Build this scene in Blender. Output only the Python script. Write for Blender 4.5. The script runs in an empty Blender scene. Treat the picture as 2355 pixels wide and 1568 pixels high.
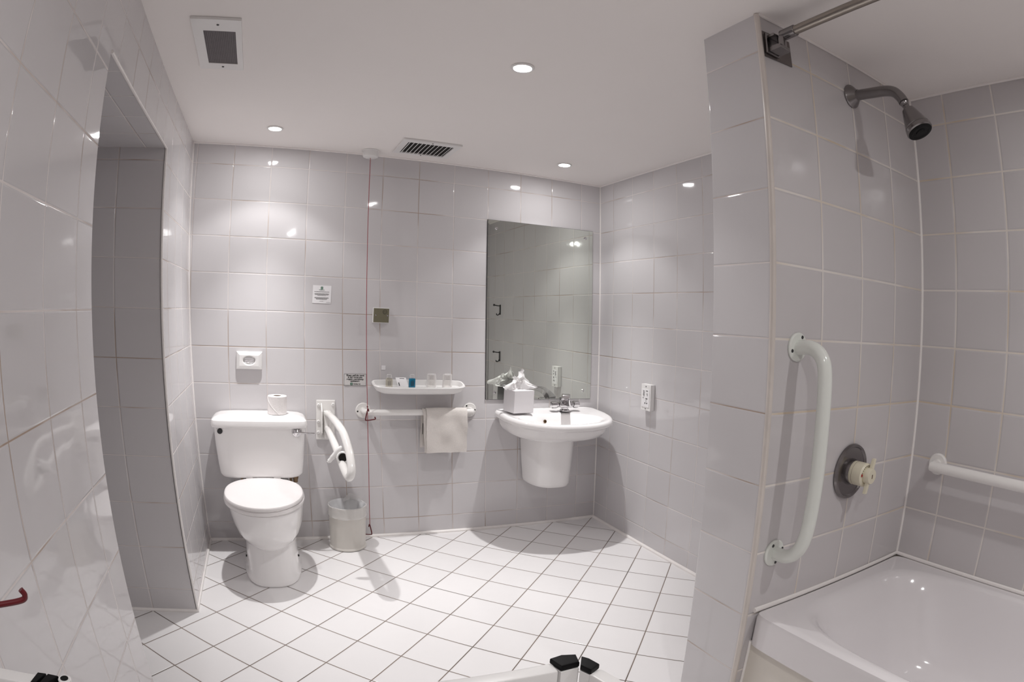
import bpy, bmesh, math, random
from mathutils import Vector, Matrix, noise
random.seed(7)
PI = math.pi
C = bpy.context.scene.collection
V = Vector

# ------------------------------------------------------------------ materials
def node_mat(name):
    m = bpy.data.materials.new(name); m.use_nodes = True
    nt = m.node_tree; b = nt.nodes['Principled BSDF']
    return m, nt, b

def mat(name, col, rough=.4, metal=0.0, coat=0.0, noise_amt=.03, nscale=30, bump=0.0, bscale=200, spec=.5, **kw):
    m, nt, b = node_mat(name)
    N, L = nt.nodes, nt.links
    tc = N.new('ShaderNodeTexCoord'); nz = N.new('ShaderNodeTexNoise'); nz.inputs['Scale'].default_value = nscale
    L.new(tc.outputs['Object'], nz.inputs['Vector'])
    mx = N.new('ShaderNodeMix'); mx.data_type = 'RGBA'
    mx.inputs[6].default_value = (*[c*(1-noise_amt) for c in col], 1)
    mx.inputs[7].default_value = (*[min(1, c*(1+noise_amt)) for c in col], 1)
    L.new(nz.outputs['Fac'], mx.inputs[0]); L.new(mx.outputs[2], b.inputs['Base Color'])
    b.inputs['Roughness'].default_value = rough; b.inputs['Metallic'].default_value = metal
    b.inputs['Coat Weight'].default_value = coat; b.inputs['Coat Roughness'].default_value = .04
    b.inputs['Specular IOR Level'].default_value = spec
    for k, v in kw.items(): b.inputs[k].default_value = v
    if bump:
        n2 = N.new('ShaderNodeTexNoise'); n2.inputs['Scale'].default_value = bscale; n2.inputs['Detail'].default_value = 4
        L.new(tc.outputs['Object'], n2.inputs['Vector'])
        bp = N.new('ShaderNodeBump'); bp.inputs['Strength'].default_value = bump; bp.inputs['Distance'].default_value = .002
        L.new(n2.outputs['Fac'], bp.inputs['Height']); L.new(bp.outputs['Normal'], b.inputs['Normal'])
    return m

def tile_mat(name, tile, grout, grout2, gu, gv, rough=.1, size=.2, tilt=.0012, spec=.5, dirt=.5, ripple=.0009):
    """UV in tile units; gu, gv = grout width as a share of the tile."""
    m, nt, b = node_mat(name); N, L = nt.nodes, nt.links
    uv = N.new('ShaderNodeUVMap'); uv.uv_map = 'UVMap'
    sx = N.new('ShaderNodeSeparateXYZ'); L.new(uv.outputs['UV'], sx.inputs[0])
    def math_(op, a, b_=None, c=None):
        n = N.new('ShaderNodeMath'); n.operation = op
        for i, v in enumerate((a, b_, c)):
            if v is None: continue
            if isinstance(v, (int, float)): n.inputs[i].default_value = v
            else: L.new(v, n.inputs[i])
        return n.outputs[0]
    def edge(c, g):
        fr = math_('FRACT', c); d = math_('MINIMUM', fr, math_('SUBTRACT', 1.0, fr))   # distance to the joint
        return fr, math_('DIVIDE', d, g)
    fu, du = edge(sx.outputs['X'], gu); fv, dv = edge(sx.outputs['Y'], gv)
    d = math_('MINIMUM', du, dv)
    mask = N.new('ShaderNodeMapRange'); mask.inputs['From Min'].default_value = .38; mask.inputs['From Max'].default_value = .62
    L.new(d, mask.inputs['Value'])
    # per-tile random
    cell = N.new('ShaderNodeCombineXYZ')
    L.new(math_('FLOOR', sx.outputs['X']), cell.inputs[0]); L.new(math_('FLOOR', sx.outputs['Y']), cell.inputs[1])
    wn = N.new('ShaderNodeTexWhiteNoise'); wn.noise_dimensions = '3D'; L.new(cell.outputs[0], wn.inputs['Vector'])
    tcol = N.new('ShaderNodeMix'); tcol.data_type = 'RGBA'
    tcol.inputs[6].default_value = (*[c*.975 for c in tile], 1); tcol.inputs[7].default_value = (*[min(1, c*1.025) for c in tile], 1)
    L.new(wn.outputs['Value'], tcol.inputs[0])
    # grout colour varies with a broad noise (stained stretches)
    nz = N.new('ShaderNodeTexNoise'); nz.inputs['Scale'].default_value = .45; nz.inputs['Detail'].default_value = 3
    L.new(uv.outputs['UV'], nz.inputs['Vector'])
    rr = N.new('ShaderNodeMapRange'); rr.inputs['From Min'].default_value = .6-dirt*.3; rr.inputs['From Max'].default_value = .75-dirt*.3
    L.new(nz.outputs['Fac'], rr.inputs['Value'])
    gcol = N.new('ShaderNodeMix'); gcol.data_type = 'RGBA'; gcol.inputs[6].default_value = (*grout, 1); gcol.inputs[7].default_value = (*grout2, 1)
    L.new(rr.outputs[0], gcol.inputs[0])
    mx = N.new('ShaderNodeMix'); mx.data_type = 'RGBA'
    L.new(mask.outputs[0], mx.inputs[0]); L.new(gcol.outputs[2], mx.inputs[6]); L.new(tcol.outputs[2], mx.inputs[7])
    L.new(mx.outputs[2], b.inputs['Base Color'])
    ro = N.new('ShaderNodeMapRange'); ro.inputs['To Min'].default_value = .75; ro.inputs['To Max'].default_value = rough
    L.new(mask.outputs[0], ro.inputs['Value']); L.new(ro.outputs[0], b.inputs['Roughness'])
    b.inputs['Specular IOR Level'].default_value = spec
    # relief: cushion edge of each tile, a slight lean of each tile, glaze ripple
    cush = N.new('ShaderNodeMapRange'); cush.interpolation_type = 'SMOOTHSTEP'
    cush.inputs['From Min'].default_value = .3; cush.inputs['From Max'].default_value = 1.5; cush.inputs['To Max'].default_value = .0011
    L.new(d, cush.inputs['Value'])
    sc = N.new('ShaderNodeSeparateColor'); L.new(wn.outputs['Color'], sc.inputs[0])
    lean = math_('ADD', math_('MULTIPLY', math_('SUBTRACT', sc.outputs[0], .5), fu), math_('MULTIPLY', math_('SUBTRACT', sc.outputs[1], .5), fv))
    rip = N.new('ShaderNodeTexNoise'); rip.inputs['Scale'].default_value = 2.2; rip.inputs['Detail'].default_value = 1
    L.new(uv.outputs['UV'], rip.inputs['Vector'])
    h = math_('ADD', cush.outputs[0], math_('ADD', math_('MULTIPLY', lean, tilt), math_('MULTIPLY', rip.outputs['Fac'], ripple)))
    bp = N.new('ShaderNodeBump'); bp.inputs['Strength'].default_value = 1; bp.inputs['Distance'].default_value = 1
    L.new(h, bp.inputs['Height']); L.new(bp.outputs['Normal'], b.inputs['Normal'])
    return m

WALLC = (.598, .581, .590)
TILE = tile_mat('wall_tile', WALLC, (.72, .67, .65), (.40, .31, .25), .016, .017, rough=.05, dirt=.45, ripple=.0005)
TILE_SH = tile_mat('shower_tile', (.56, .537, .543), (.74, .70, .66), (.60, .51, .40), .026, .028, rough=.12, dirt=.5)
FLOORT = tile_mat('floor_tile', (.765, .75, .75), (.17, .125, .10), (.07, .05, .035), .021, .021, rough=.16, tilt=.0006, dirt=.3)
CEIL = mat('ceiling_paint', (.85, .815, .795), .9, noise_amt=.012, nscale=3)
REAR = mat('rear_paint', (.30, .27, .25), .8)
CERAMIC = mat('ceramic', (.84, .825, .82), .07, coat=.4, noise_amt=.006)
PLASTIC = mat('white_plastic', (.78, .77, .76), .28, noise_amt=.01)
SEATP = mat('seat_plastic', (.80, .775, .77), .18, noise_amt=.006)
ENAMEL = mat('white_enamel', (.80, .785, .765), .14, coat=.3, noise_amt=.01)
GREENW = mat('aged_white_enamel', (.70, .72, .68), .18, coat=.2, noise_amt=.02)
SILICONE = mat('silicone', (.82, .79, .77), .35, noise_amt=.03)
GROUTY = mat('grubby_bead', (.62, .57, .53), .35, noise_amt=.15, nscale=9)
CHROME = mat('chrome', (.62, .61, .62), .07, metal=1.0, noise_amt=.02)
CHROMED = mat('dull_chrome', (.26, .245, .245), .24, metal=1.0, noise_amt=.06)
STEEL = mat('steel_rail', (.36, .325, .29), .28, metal=1.0, noise_amt=.06)
BLACK = mat('black_plastic', (.004, .004, .0045), .45, spec=.15)
DARK = mat('dark_metal', (.05, .05, .052), .35, metal=.6)
BRASS = mat('aged_brass', (.22, .15, .09), .4, metal=.8, noise_amt=.3, nscale=60)
OLIVE = mat('bronze_plate', (.20, .185, .125), .38, metal=.55, noise_amt=.06)
CREAM = mat('cream_plastic', (.70, .655, .52), .35)
CREAMP = mat('cream_panel', (.66, .62, .56), .3, noise_amt=.02)
ACRYL = mat('bath_acrylic', (.70, .675, .685), .10, coat=.4, noise_amt=.006)
TOWEL = mat('towel_terry', (.74, .70, .665), .95, noise_amt=.06, nscale=160, bump=1.0, bscale=420, spec=.1)
PAPER = mat('tissue_paper', (.84, .82, .81), .9, noise_amt=.02, bump=.3, bscale=60, spec=.1)
TISSUE = mat('tissue_sheet', (.92, .91, .905), .9, noise_amt=.01, spec=.1)
_nt = TISSUE.node_tree; _tr = _nt.nodes.new('ShaderNodeBsdfTranslucent'); _tr.inputs[0].default_value = (.95, .94, .935, 1)
_mx = _nt.nodes.new('ShaderNodeMixShader'); _mx.inputs[0].default_value = .4
_nt.links.new(_nt.nodes['Principled BSDF'].outputs[0], _mx.inputs[1]); _nt.links.new(_tr.outputs[0], _mx.inputs[2]); _nt.links.new(_mx.outputs[0], _nt.nodes['Material Output'].inputs[0])
ROLLP = mat('toilet_paper', (.80, .77, .76), .95, noise_amt=.03, nscale=120, bump=.6, bscale=160, spec=.1)
CARD = mat('cardboard', (.22, .15, .11), .9)
BOXC = mat('grey_card', (.66, .64, .655), .45, noise_amt=.01)
WHITEC = mat('paper_white', (.80, .79, .80), .6, noise_amt=.01)
SIGNP = mat('sign_paper', (.60, .585, .575), .5, noise_amt=.01)
INK = mat('ink_black', (.015, .015, .015), .6)
INKG = mat('ink_grey', (.12, .12, .12), .6)
GREEN = mat('logo_green', (.0, .10, .045), .5)
RED = mat('red_plastic', (.10, .004, .008), .35)
CORD = mat('red_cord', (.30, .05, .06), .6)
GREYM = mat('speaker_mesh', (.13, .115, .12), .55, metal=.3, noise_amt=.2, nscale=300)
MATTDARK = mat('dark_void', (.02, .018, .017), .9)
BINC = mat('bin_metal', (.58, .555, .515), .36, noise_amt=.03, bump=.15, bscale=300)
LINER = mat('bin_liner', (.80, .79, .78), .25, noise_amt=.05)
def transp(m, a):
    m.node_tree.nodes['Principled BSDF'].inputs['Alpha'].default_value = a
    return m
LINER = transp(LINER, .42)
BAGIN = transp(mat('bin_liner_inside', (.64, .64, .65), .3, noise_amt=.12, nscale=25), .8)
def glass(name, col, rough=.02, ior=1.45):
    m, nt, b = node_mat(name); b.inputs['Base Color'].default_value = (*col, 1)
    b.inputs['Transmission Weight'].default_value = 1; b.inputs['Roughness'].default_value = rough; b.inputs['IOR'].default_value = ior
    nz = nt.nodes.new('ShaderNodeTexNoise'); nz.inputs['Scale'].default_value = 8
    bp = nt.nodes.new('ShaderNodeBump'); bp.inputs['Strength'].default_value = .05; bp.inputs['Distance'].default_value = .001
    nt.links.new(nz.outputs['Fac'], bp.inputs['Height']); nt.links.new(bp.outputs['Normal'], b.inputs['Normal'])
    return m
def clear_plastic():
    m, nt, b = node_mat('clear_plastic'); N, L = nt.nodes, nt.links
    N.remove(b); t_ = N.new('ShaderNodeBsdfTransparent'); t_.inputs[0].default_value = (.975, .97, .965, 1)
    g_ = N.new('ShaderNodeBsdfPrincipled'); g_.inputs['Base Color'].default_value = (.85, .84, .83, 1); g_.inputs['Roughness'].default_value = .08
    lw_ = N.new('ShaderNodeLayerWeight'); lw_.inputs['Blend'].default_value = .32
    nz = N.new('ShaderNodeTexNoise'); nz.inputs['Scale'].default_value = 9
    mm = N.new('ShaderNodeMath'); mm.operation = 'MULTIPLY_ADD'; mm.inputs[1].default_value = .12
    L.new(nz.outputs['Fac'], mm.inputs[0]); L.new(lw_.outputs['Facing'], mm.inputs[2])
    mx = N.new('ShaderNodeMixShader'); L.new(mm.outputs[0], mx.inputs[0]); L.new(t_.outputs[0], mx.inputs[1]); L.new(g_.outputs[0], mx.inputs[2])
    L.new(mx.outputs[0], N['Material Output'].inputs[0])
    return m
CLEAR = clear_plastic()
AMBER = glass('shampoo', (.72, .68, .58), .05, 1.2)
BLUE = mat('blue_gel', (.0, .17, .30), .12, coat=.4, noise_amt=.25, nscale=40)
def mirror_mat():
    m, nt, b = node_mat('mirror_glass')
    b.inputs['Metallic'].default_value = 1; b.inputs['Roughness'].default_value = .012
    nz = nt.nodes.new('ShaderNodeTexNoise'); nz.inputs['Scale'].default_value = 1.5
    mx = nt.nodes.new('ShaderNodeMix'); mx.data_type = 'RGBA'
    mx.inputs[6].default_value = (.79, .83, .77, 1); mx.inputs[7].default_value = (.82, .855, .795, 1)
    nt.links.new(nz.outputs['Fac'], mx.inputs[0]); nt.links.new(mx.outputs[2], b.inputs['Base Color'])
    return m
MIRROR = mirror_mat()
def emit(name, col, s):
    m, nt, b = node_mat(name); b.inputs['Base Color'].default_value = (.9, .9, .9, 1)
    b.inputs['Emission Color'].default_value = (*col, 1); b.inputs['Emission Strength'].default_value = s
    return m
LAMP = emit('lamp_glow', (1, .97, .95), 40)

# ------------------------------------------------------------------ mesh helpers
class MB:
    def __init__(s): s.bm = bmesh.new()
    def box(s, lo, hi, bev=0, seg=2, M=None):
        r = bmesh.ops.create_cube(s.bm, size=1)
        vs = r['verts']
        for v in vs:
            v.co = V([lo[i] + (v.co[i]+.5)*(hi[i]-lo[i]) for i in range(3)])
        if bev:
            es = list({e for v in vs for e in v.link_edges})
            r = bmesh.ops.bevel(s.bm, geom=es, offset=bev, segments=seg, profile=.5, affect='EDGES')
            vs = list({v for f in r['faces'] for v in f.verts} | {v for v in vs if v.is_valid})
        if M is not None:
            for v in vs: v.co = M @ v.co
        return s
    def loft(s, rings, cap0=True, cap1=True, closed=True):
        R = [[s.bm.verts.new(p) for p in r] for r in rings]
        n = len(R[0])
        for a, b in zip(R, R[1:]):
            for i in range(n if closed else n-1):
                j = (i+1) % n
                try: s.bm.faces.new((a[i], a[j], b[j], b[i]))
                except ValueError: pass
        if cap0 and closed: s.bm.faces.new(list(reversed(R[0])))
        if cap1 and closed: s.bm.faces.new(R[-1])
        return s
    def lathe(s, prof, o, axis=(0, 0, 1), n=32, cap0=True, cap1=True, sx=1, sy=1):
        a = V(axis).normalized(); x = a.orthogonal().normalized(); y = a.cross(x)
        o = V(o)
        s.loft([[o + a*h + (x*math.cos(2*PI*i/n)*sx + y*math.sin(2*PI*i/n)*sy)*max(r, 1e-5) for i in range(n)] for r, h in prof], cap0, cap1)
        return s
    def cyl(s, p, q, r, n=24, bev=0):
        p, q = V(p), V(q); L = (q-p).length
        pr = [(r, 0), (r, L)] if not bev else [(r-bev, 0), (r, bev), (r, L-bev), (r-bev, L)]
        return s.lathe(pr, p, q-p, n)
    def tube(s, pts, r, n=14, smooth=True, sub=6, closed=False, flat=None):
        P = [V(p) for p in pts]
        if smooth and len(P) > 2:
            Q = []
            m = len(P)
            for i in range(m if closed else m-1):
                p0 = P[(i-1) % m] if closed or i > 0 else P[0]*2-P[1]
                p1, p2 = P[i], P[(i+1) % m]
                p3 = P[(i+2) % m] if closed or i+2 < m else P[-1]*2-P[-2]
                for k in range(sub):
                    t = k/sub
                    Q.append(.5*((2*p1)+(p2-p0)*t+(2*p0-5*p1+4*p2-p3)*t*t+(3*p1-p0-3*p2+p3)*t**3))
            if not closed: Q.append(P[-1])
            P = Q
        rs = r if isinstance(r, (list, tuple)) else [r]*len(P)
        if len(rs) != len(P): rs = [rs[min(len(rs)-1, int(i/(len(P)-1)*(len(rs)-1)+.5))] for i in range(len(P))]
        T = []
        for i in range(len(P)):
            a = P[i-1] if (i > 0 or closed) else P[i]; b = P[(i+1) % len(P)] if (i < len(P)-1 or closed) else P[i]
            T.append((b-a).normalized())
        u = T[0].orthogonal().normalized(); rings = []
        for i, p in enumerate(P):
            u = (u - T[i]*u.dot(T[i])).normalized(); w = T[i].cross(u)
            rings.append([p + (u*math.cos(2*PI*k/n) + w*math.sin(2*PI*k/n))*rs[i] for k in range(n)])
        if closed:
            R = [[s.bm.verts.new(p) for p in r_] for r_ in rings]
            for a, b in zip(R, R[1:]+R[:1]):
                for i in range(n): s.bm.faces.new((a[i], a[(i+1) % n], b[(i+1) % n], b[i]))
        else: s.loft(rings)
        return s
    def prism(s, poly, vec, bev=0, seg=2):
        """poly: 3D points of a planar outline, pushed along vec."""
        vec = V(vec)
        a = [s.bm.verts.new(V(p)) for p in poly]; b = [s.bm.verts.new(V(p)+vec) for p in poly]
        n = len(a); fs = [s.bm.faces.new(list(reversed(a))), s.bm.faces.new(b)]
        for i in range(n): fs.append(s.bm.faces.new((a[i], a[(i+1) % n], b[(i+1) % n], b[i])))
        if bev:
            es = list({e for f in fs[:2] for e in f.edges})
            bmesh.ops.bevel(s.bm, geom=es, offset=bev, segments=seg, profile=.5, affect='EDGES')
        return s
    def quad(s, *p):
        s.bm.faces.new([s.bm.verts.new(V(q)) for q in p]); return s
    def grid(s, fn, nu, nv):
        R = [[s.bm.verts.new(V(fn(i/nu, j/nv))) for j in range(nv+1)] for i in range(nu+1)]
        for i in range(nu):
            for j in range(nv): s.bm.faces.new((R[i][j], R[i+1][j], R[i+1][j+1], R[i][j+1]))
        return s
    def xf(s, M):
        for v in s.bm.verts: v.co = M @ v.co
        return s
    def build(s, name, m, parent=None, loc=None, sharp=35, mods=None, recalc=True, wn=True):
        if recalc: bmesh.ops.recalc_face_normals(s.bm, faces=s.bm.faces)
        root = parent
        while root is not None and root.parent is not None: root = root.parent
        org = V(loc) if loc is not None else (root.location.copy() if root is not None else V((0, 0, 0)))
        for v in s.bm.verts: v.co -= org
        me = bpy.data.meshes.new(name); s.bm.to_mesh(me); s.bm.free()
        for p in me.polygons: p.use_smooth = True
        me.set_sharp_from_angle(angle=math.radians(sharp))
        me.materials.append(m)
        o = bpy.data.objects.new(name, me); C.objects.link(o)
        if parent is not None: o.parent = parent
        else: o.location = org
        if wn:
            m_ = o.modifiers.new('weighted_normal', 'WEIGHTED_NORMAL'); m_.keep_sharp = True; m_.weight = 90
        return o

def tag(o, label, cat, group=None, kind=None):
    o['label'] = label; o['category'] = cat
    if group: o['group'] = group
    if kind: o['kind'] = kind
    return o
def thing(name, label, cat, loc, group=None):
    o = bpy.data.objects.new(name, None); C.objects.link(o); o.location = loc; o.empty_display_size = .05
    return tag(o, label, cat, group)
def plabel(o, label): o['label'] = label; return o
def text_mesh(mb, body, size, M, depth=.0003, align='CENTER', bold=0.0):
    cu = bpy.data.curves.new('tmp', 'FONT'); cu.body = body; cu.size = size; cu.extrude = depth; cu.align_x = align; cu.offset = bold
    ob = bpy.data.objects.new('tmp', cu); C.objects.link(ob)
    bpy.context.view_layer.update()
    me = bpy.data.meshes.new_from_object(ob.evaluated_get(bpy.context.evaluated_depsgraph_get()))
    me.transform(M); mb.bm.from_mesh(me)
    bpy.data.objects.remove(ob); bpy.data.curves.remove(cu); bpy.data.meshes.remove(me)
    return mb
def sell(cx, cy, a, b, p, z, n=48, bf=None, pb=None):
    """superellipse ring; bf / pb: depth and exponent of the +y half."""
    out = []
    for i in range(n):
        t = 2*PI*i/n; c, s_ = math.cos(t), math.sin(t)
        back = s_ > 0
        q = pb if (back and pb) else p; bb = bf if (back and bf is not None) else b
        out.append(V((cx + a*math.copysign(abs(c)**(2/q), c), cy + bb*math.copysign(abs(s_)**(2/q), s_), z)))
    return out

# ------------------------------------------------------------------ the room
LN = .0383                       # the side walls lean a little out of plumb
ZC = 2.07                        # ceiling height
ZR, RP = 1.2173, .18556          # a wall joint's height, row pitch
xl = lambda z: -.065*z           # left wall
xr = lambda z: 2.3065 - LN*z     # right wall
xp = lambda z: 1.5068 - LN*z     # free end of the shower wall
YS, YB = -2.121, -1.8985         # front and back of the shower wall
YREAR = -4.1
DY0, DY1, DZ = -1.752, -.822, 1.822   # doorway in the left wall
tv = lambda z: (z-ZR)/RP
def uv_face(bm, pts, uvs):
    lay = bm.loops.layers.uv.get('UVMap') or bm.loops.layers.uv.new('UVMap')
    f = bm.faces.new([bm.verts.new(V(p)) for p in pts])
    for l, u in zip(f.loops, uvs): l[lay].uv = u
    return f
def struct(name, faces, m, label, cat='wall', outward=None, thick=.08):
    """faces: list of (points, uvfunc). A slab with real thickness behind the visible face."""
    bm = bmesh.new()
    for pts, fn in faces:
        pts = [V(p) for p in pts]
        uv_face(bm, pts, [fn(p) for p in pts])
        if outward is not None:
            o = V(outward)*thick; bk = [p+o for p in pts]
            uv_face(bm, list(reversed(bk)), [fn(p) for p in reversed(pts)])
            for i in range(len(pts)):
                j = (i+1) % len(pts)
                uv_face(bm, [pts[j], pts[i], bk[i], bk[j]], [fn(pts[j]), fn(pts[i]), fn(pts[i]), fn(pts[j])])
    me = bpy.data.meshes.new(name); bm.to_mesh(me); bm.free(); me.materials.append(m)
    o = bpy.data.objects.new(name, me); C.objects.link(o)
    return tag(o, label, cat, kind='structure')

uvB = lambda p: ((p.x + LN*p.z - .1719)/.2, tv(p.z))
uvL = lambda p: ((p.y + 2.2696)/.2, tv(p.z))
uvR = lambda p: ((p.y + .1482)/.2, tv(p.z))
uvRS = lambda p: ((p.y + 2.2594)/.2, tv(p.z))
uvS = lambda p: ((p.x + LN*p.z - 1.7099)/.2, tv(p.z))
FA, FB = .7829, .1956
def uvF(p):
    x, y = p.x + .0563, p.y + .9636
    ca, sa = math.cos(FA), math.sin(FA)
    return ((x*ca + y*sa)/FB, (x*sa - y*ca)/FB)
NX = -1.15
struct('floor', [([(NX, YREAR, 0), (2.32, YREAR, 0), (2.32, .0, 0), (NX, .0, 0)], uvF)], FLOORT,
       'glossy white floor tiles laid diagonally with thin dark joints', 'floor', (0, 0, -1))
struct('ceiling', [([(NX, YREAR, ZC), (NX, 0, ZC), (2.32, 0, ZC), (2.32, YREAR, ZC)], lambda p: (p.x, p.y))], CEIL,
       'flat off-white painted ceiling over the whole bathroom', 'ceiling', (0, 0, 1))
struct('wall_back', [([(xl(0), 0, 0), (2.3065, 0, 0), (xr(ZC), 0, ZC), (xl(ZC), 0, ZC)], uvB)], TILE,
       'pale grey tiled back wall behind toilet, shelf, mirror and washbasin', 'wall', (0, 1, 0))
lw = lambda y0, y1, z0, z1: ([(xl(z0), y0, z0), (xl(z0), y1, z0), (xl(z1), y1, z1), (xl(z1), y0, z1)], uvL)
struct('wall_left', [lw(YREAR, DY0, 0, ZC), lw(DY1, 0, 0, ZC), lw(DY0, DY1, DZ, ZC)], TILE,
       'pale glossy tiled left wall pierced by the tall doorway', 'wall', (-1, 0, 0), .004)
struct('wall_right', [([(xr(0), 0, 0), (xr(0), YB-.03, 0), (xr(ZC), YB-.03, ZC), (xr(ZC), 0, ZC)], uvR)], TILE,
       'pale tiled right wall beside the washbasin, with the shaver socket', 'wall', (1, 0, 0))
struct('wall_bath', [([(xr(0), YS-.0, 0), (xr(0), YREAR, 0), (xr(ZC), YREAR, ZC), (xr(ZC), YS, ZC)], uvRS)], TILE_SH,
       'grey tiled wall along the bath, carrying the horizontal grab rail', 'wall', (1, 0, 0))
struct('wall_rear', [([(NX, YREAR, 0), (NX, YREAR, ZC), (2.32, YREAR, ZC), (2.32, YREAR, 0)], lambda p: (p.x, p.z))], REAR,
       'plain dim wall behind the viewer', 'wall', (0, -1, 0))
# shower wall (a stub wall with a tiled free end)
P = [(xp, YS), (xp, YB)]
uvE = lambda p: ((p.y - YS)/.2226*.98+.01, tv(p.z))
struct('wall_shower', [
    ([(xp(0), YS, 0), (2.3, YS, 0), (xr(ZC)+.002, YS, ZC), (xp(ZC), YS, ZC)], uvS),
    ([(xp(0), YB, 0), (xp(ZC), YB, ZC), (xr(ZC)+.002, YB, ZC), (2.3, YB, 0)], uvB)], TILE_SH,
    'tiled stub wall carrying shower head, mixer valve and upright grab rail', 'wall')
struct('wall_end', [([(xp(0)-.0005, YB, 0), (xp(0)-.0005, YS, 0), (xp(ZC)-.0005, YS, ZC), (xp(ZC)-.0005, YB, ZC)], uvE)], TILE,
       'narrow one-tile-wide free end of the shower stub wall', 'wall', (1, 0, 0), .004)
# the recess seen through the doorway
uvN = lambda p: ((p.x + .065*p.z + .1925)/.2, tv(p.z))
uvT = lambda p: ((p.x)/.2, (p.y - DY1)/.2)
struct('wall_recess', [
    ([(NX, DY1, 0), (xl(0), DY1, 0), (xl(DZ), DY1, DZ), (NX, DY1, DZ)], uvN),
    ([(xl(0), DY0, 0), (NX, DY0, 0), (NX, DY0, DZ), (xl(DZ), DY0, DZ)], uvN),
    ([(NX, DY0, 0), (NX, DY1, 0), (NX, DY1, DZ), (NX, DY0, DZ)], uvL),
    ([(NX, DY1, DZ), (xl(DZ), DY1, DZ), (xl(DZ), DY0, DZ), (NX, DY0, DZ)], uvT)], TILE,
    'dim grey tiled sides and tiled head of the doorway recess', 'wall')
# beads and sealant
def bead(name, pts, r, m, label):
    return tag(MB().tube(pts, r, 10, smooth=False).build(name, m), label, 'trim', kind='structure')
bead('trim_1', [(xp(0), YS+.003, 0), (xp(ZC-.002), YS+.003, ZC-.002)], .0085, GROUTY, 'upright corner bead on the outer edge of the shower stub wall')
bead('trim_2', [(xr(0), -.001, 0), (xr(ZC), -.001, ZC)], .0045, SILICONE, 'white sealant in the far corner beside the washbasin')
bead('trim_3', [(xl(0), -.001, 0), (xl(ZC), -.001, ZC)], .005, SILICONE, 'white sealant in the corner left of the toilet')
bead('trim_4', [(xr(.49), YS-.001, .49), (xr(ZC), YS-.001, ZC)], .0055, SILICONE, 'white sealant in the upright corner above the bath')
bead('trim_5', [(xl(0)+.003, DY1, 0), (xl(DZ)+.002, DY1, DZ), (xl(DZ)+.002, DY0, DZ)], .005, SILICONE, 'white edge strip around the far side and head of the doorway')
bead('trim_6', [(1.516, YS-.004, .489), (xr(.487)-.005, YS-.004, .489), (xr(.487)-.005, -3.7, .489)], .007, SILICONE, 'white sealant where the bath rim meets the tiles')
bead('baseboard_back', [(xl(0)+.004, -.003, .003), (2.302, -.003, .003)], .011, SILICONE, 'white sealant cove at the foot of the back wall')
bead('baseboard_right', [(2.302, -.003, .003), (2.302, YB, .003)], .011, SILICONE, 'white sealant cove at the foot of the right wall')
bead('baseboard_left', [(xl(0)+.002, -.003, .003), (xl(0)+.002, DY1, .003), (NX, DY1-.002, .003)], .009, SILICONE, 'white sealant cove at the foot of the left wall and recess')
bead('trim_10', [(1.5285, YS-.003, .002), (1.5285, YS-.003, .388)], .0045, SILICONE, 'white sealant down the edge of the bath panel')
for nm, pts, lb in (('trim_7', [(xl(ZC), -.002, ZC-.002), (xr(ZC), -.002, ZC-.002)], 'painted bead where ceiling meets the back wall'),
                    ('trim_8', [(xr(ZC), -.002, ZC-.002), (xr(ZC), YB, ZC-.002)], 'painted bead where ceiling meets the right wall'),
                    ('trim_9', [(xp(ZC), YS-.002, ZC-.002), (xr(ZC)-.003, YS-.002, ZC-.002), (xr(ZC)-.003, YREAR, ZC-.002)], 'painted bead where ceiling meets the shower walls')):
    bead(nm, pts, .006, CEIL, lb)

# ------------------------------------------------------------------ ceiling fittings
def downlight(x, y, label):
    t = thing('ceiling_downlight', label, 'ceiling light', (x, y, ZC), 'recessed ceiling downlights')
    MB().lathe([(.030, 0), (.037, 0), (.040, -.003), (.037, -.006), (.031, -.006), (.030, -.002)], (x, y, ZC-.0005), n=40, cap0=False, cap1=False).build('trim_ring', PLASTIC, t)
    MB().lathe([(.0305, 0), (.030, -.004), (.022, -.0055), (0, -.006)], (x, y, ZC-.001), n=32).build('lamp', LAMP, t)
    return t
LIGHTS = [(.298, -.338), (1.80, -.33), (1.078, -1.393)]
downlight(*LIGHTS[0], 'small round lit ceiling downlight above the toilet')
downlight(*LIGHTS[1], 'small round lit ceiling downlight above the washbasin and mirror')
downlight(*LIGHTS[2], 'small round lit ceiling downlight alone in mid-ceiling, nearest and brightest')

t = thing('ceiling_speaker', 'white rectangular ceiling panel with dark mesh near the left wall', 'speaker', (.09, -1.26, ZC))
fo = [(.012, -1.458), (.168, -1.452), (.164, -1.055), (.010, -1.062)]
x0, x1, y0, y1 = .008, .165, -1.458, -1.058
X0, X1, Y0, Y1 = .042, .146, -1.378, -1.113
mb = MB()
for lo, hi in (((x0, y0), (X0, y1)), ((X1, y0), (x1, y1)), ((X0, y0), (X1, Y0)), ((X0, Y1), (X1, y1))):
    mb.box((lo[0], lo[1], ZC-.010), (hi[0], hi[1], ZC-.0008))
mb.build('frame', PLASTIC, t)
mb = MB().box((X0-.001, Y0-.001, ZC-.004), (X1+.001, Y1+.001, ZC-.002))
mb.build('backing', MATTDARK, t)
mb = MB()
n = 17
for i in range(n+1):
    x = X0 + (X1-X0)*i/n; mb.box((x-.0021, Y0, ZC-.0075), (x+.0021, Y1, ZC-.0055))
n = 42
for i in range(n+1):
    y = Y0 + (Y1-Y0)*i/n; mb.box((X0, y-.0021, ZC-.0074), (X1, y+.0021, ZC-.0056))
plabel(mb.build('mesh_grille', GREYM, t), 'dark grey mesh grille')
for yy in (Y0-.045, Y1+.028): MB().lathe([(.0045, 0), (.004, -.002), (0, -.0025)], (.092, yy, ZC-.010), n=14).build('screw', DARK, t)

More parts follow.
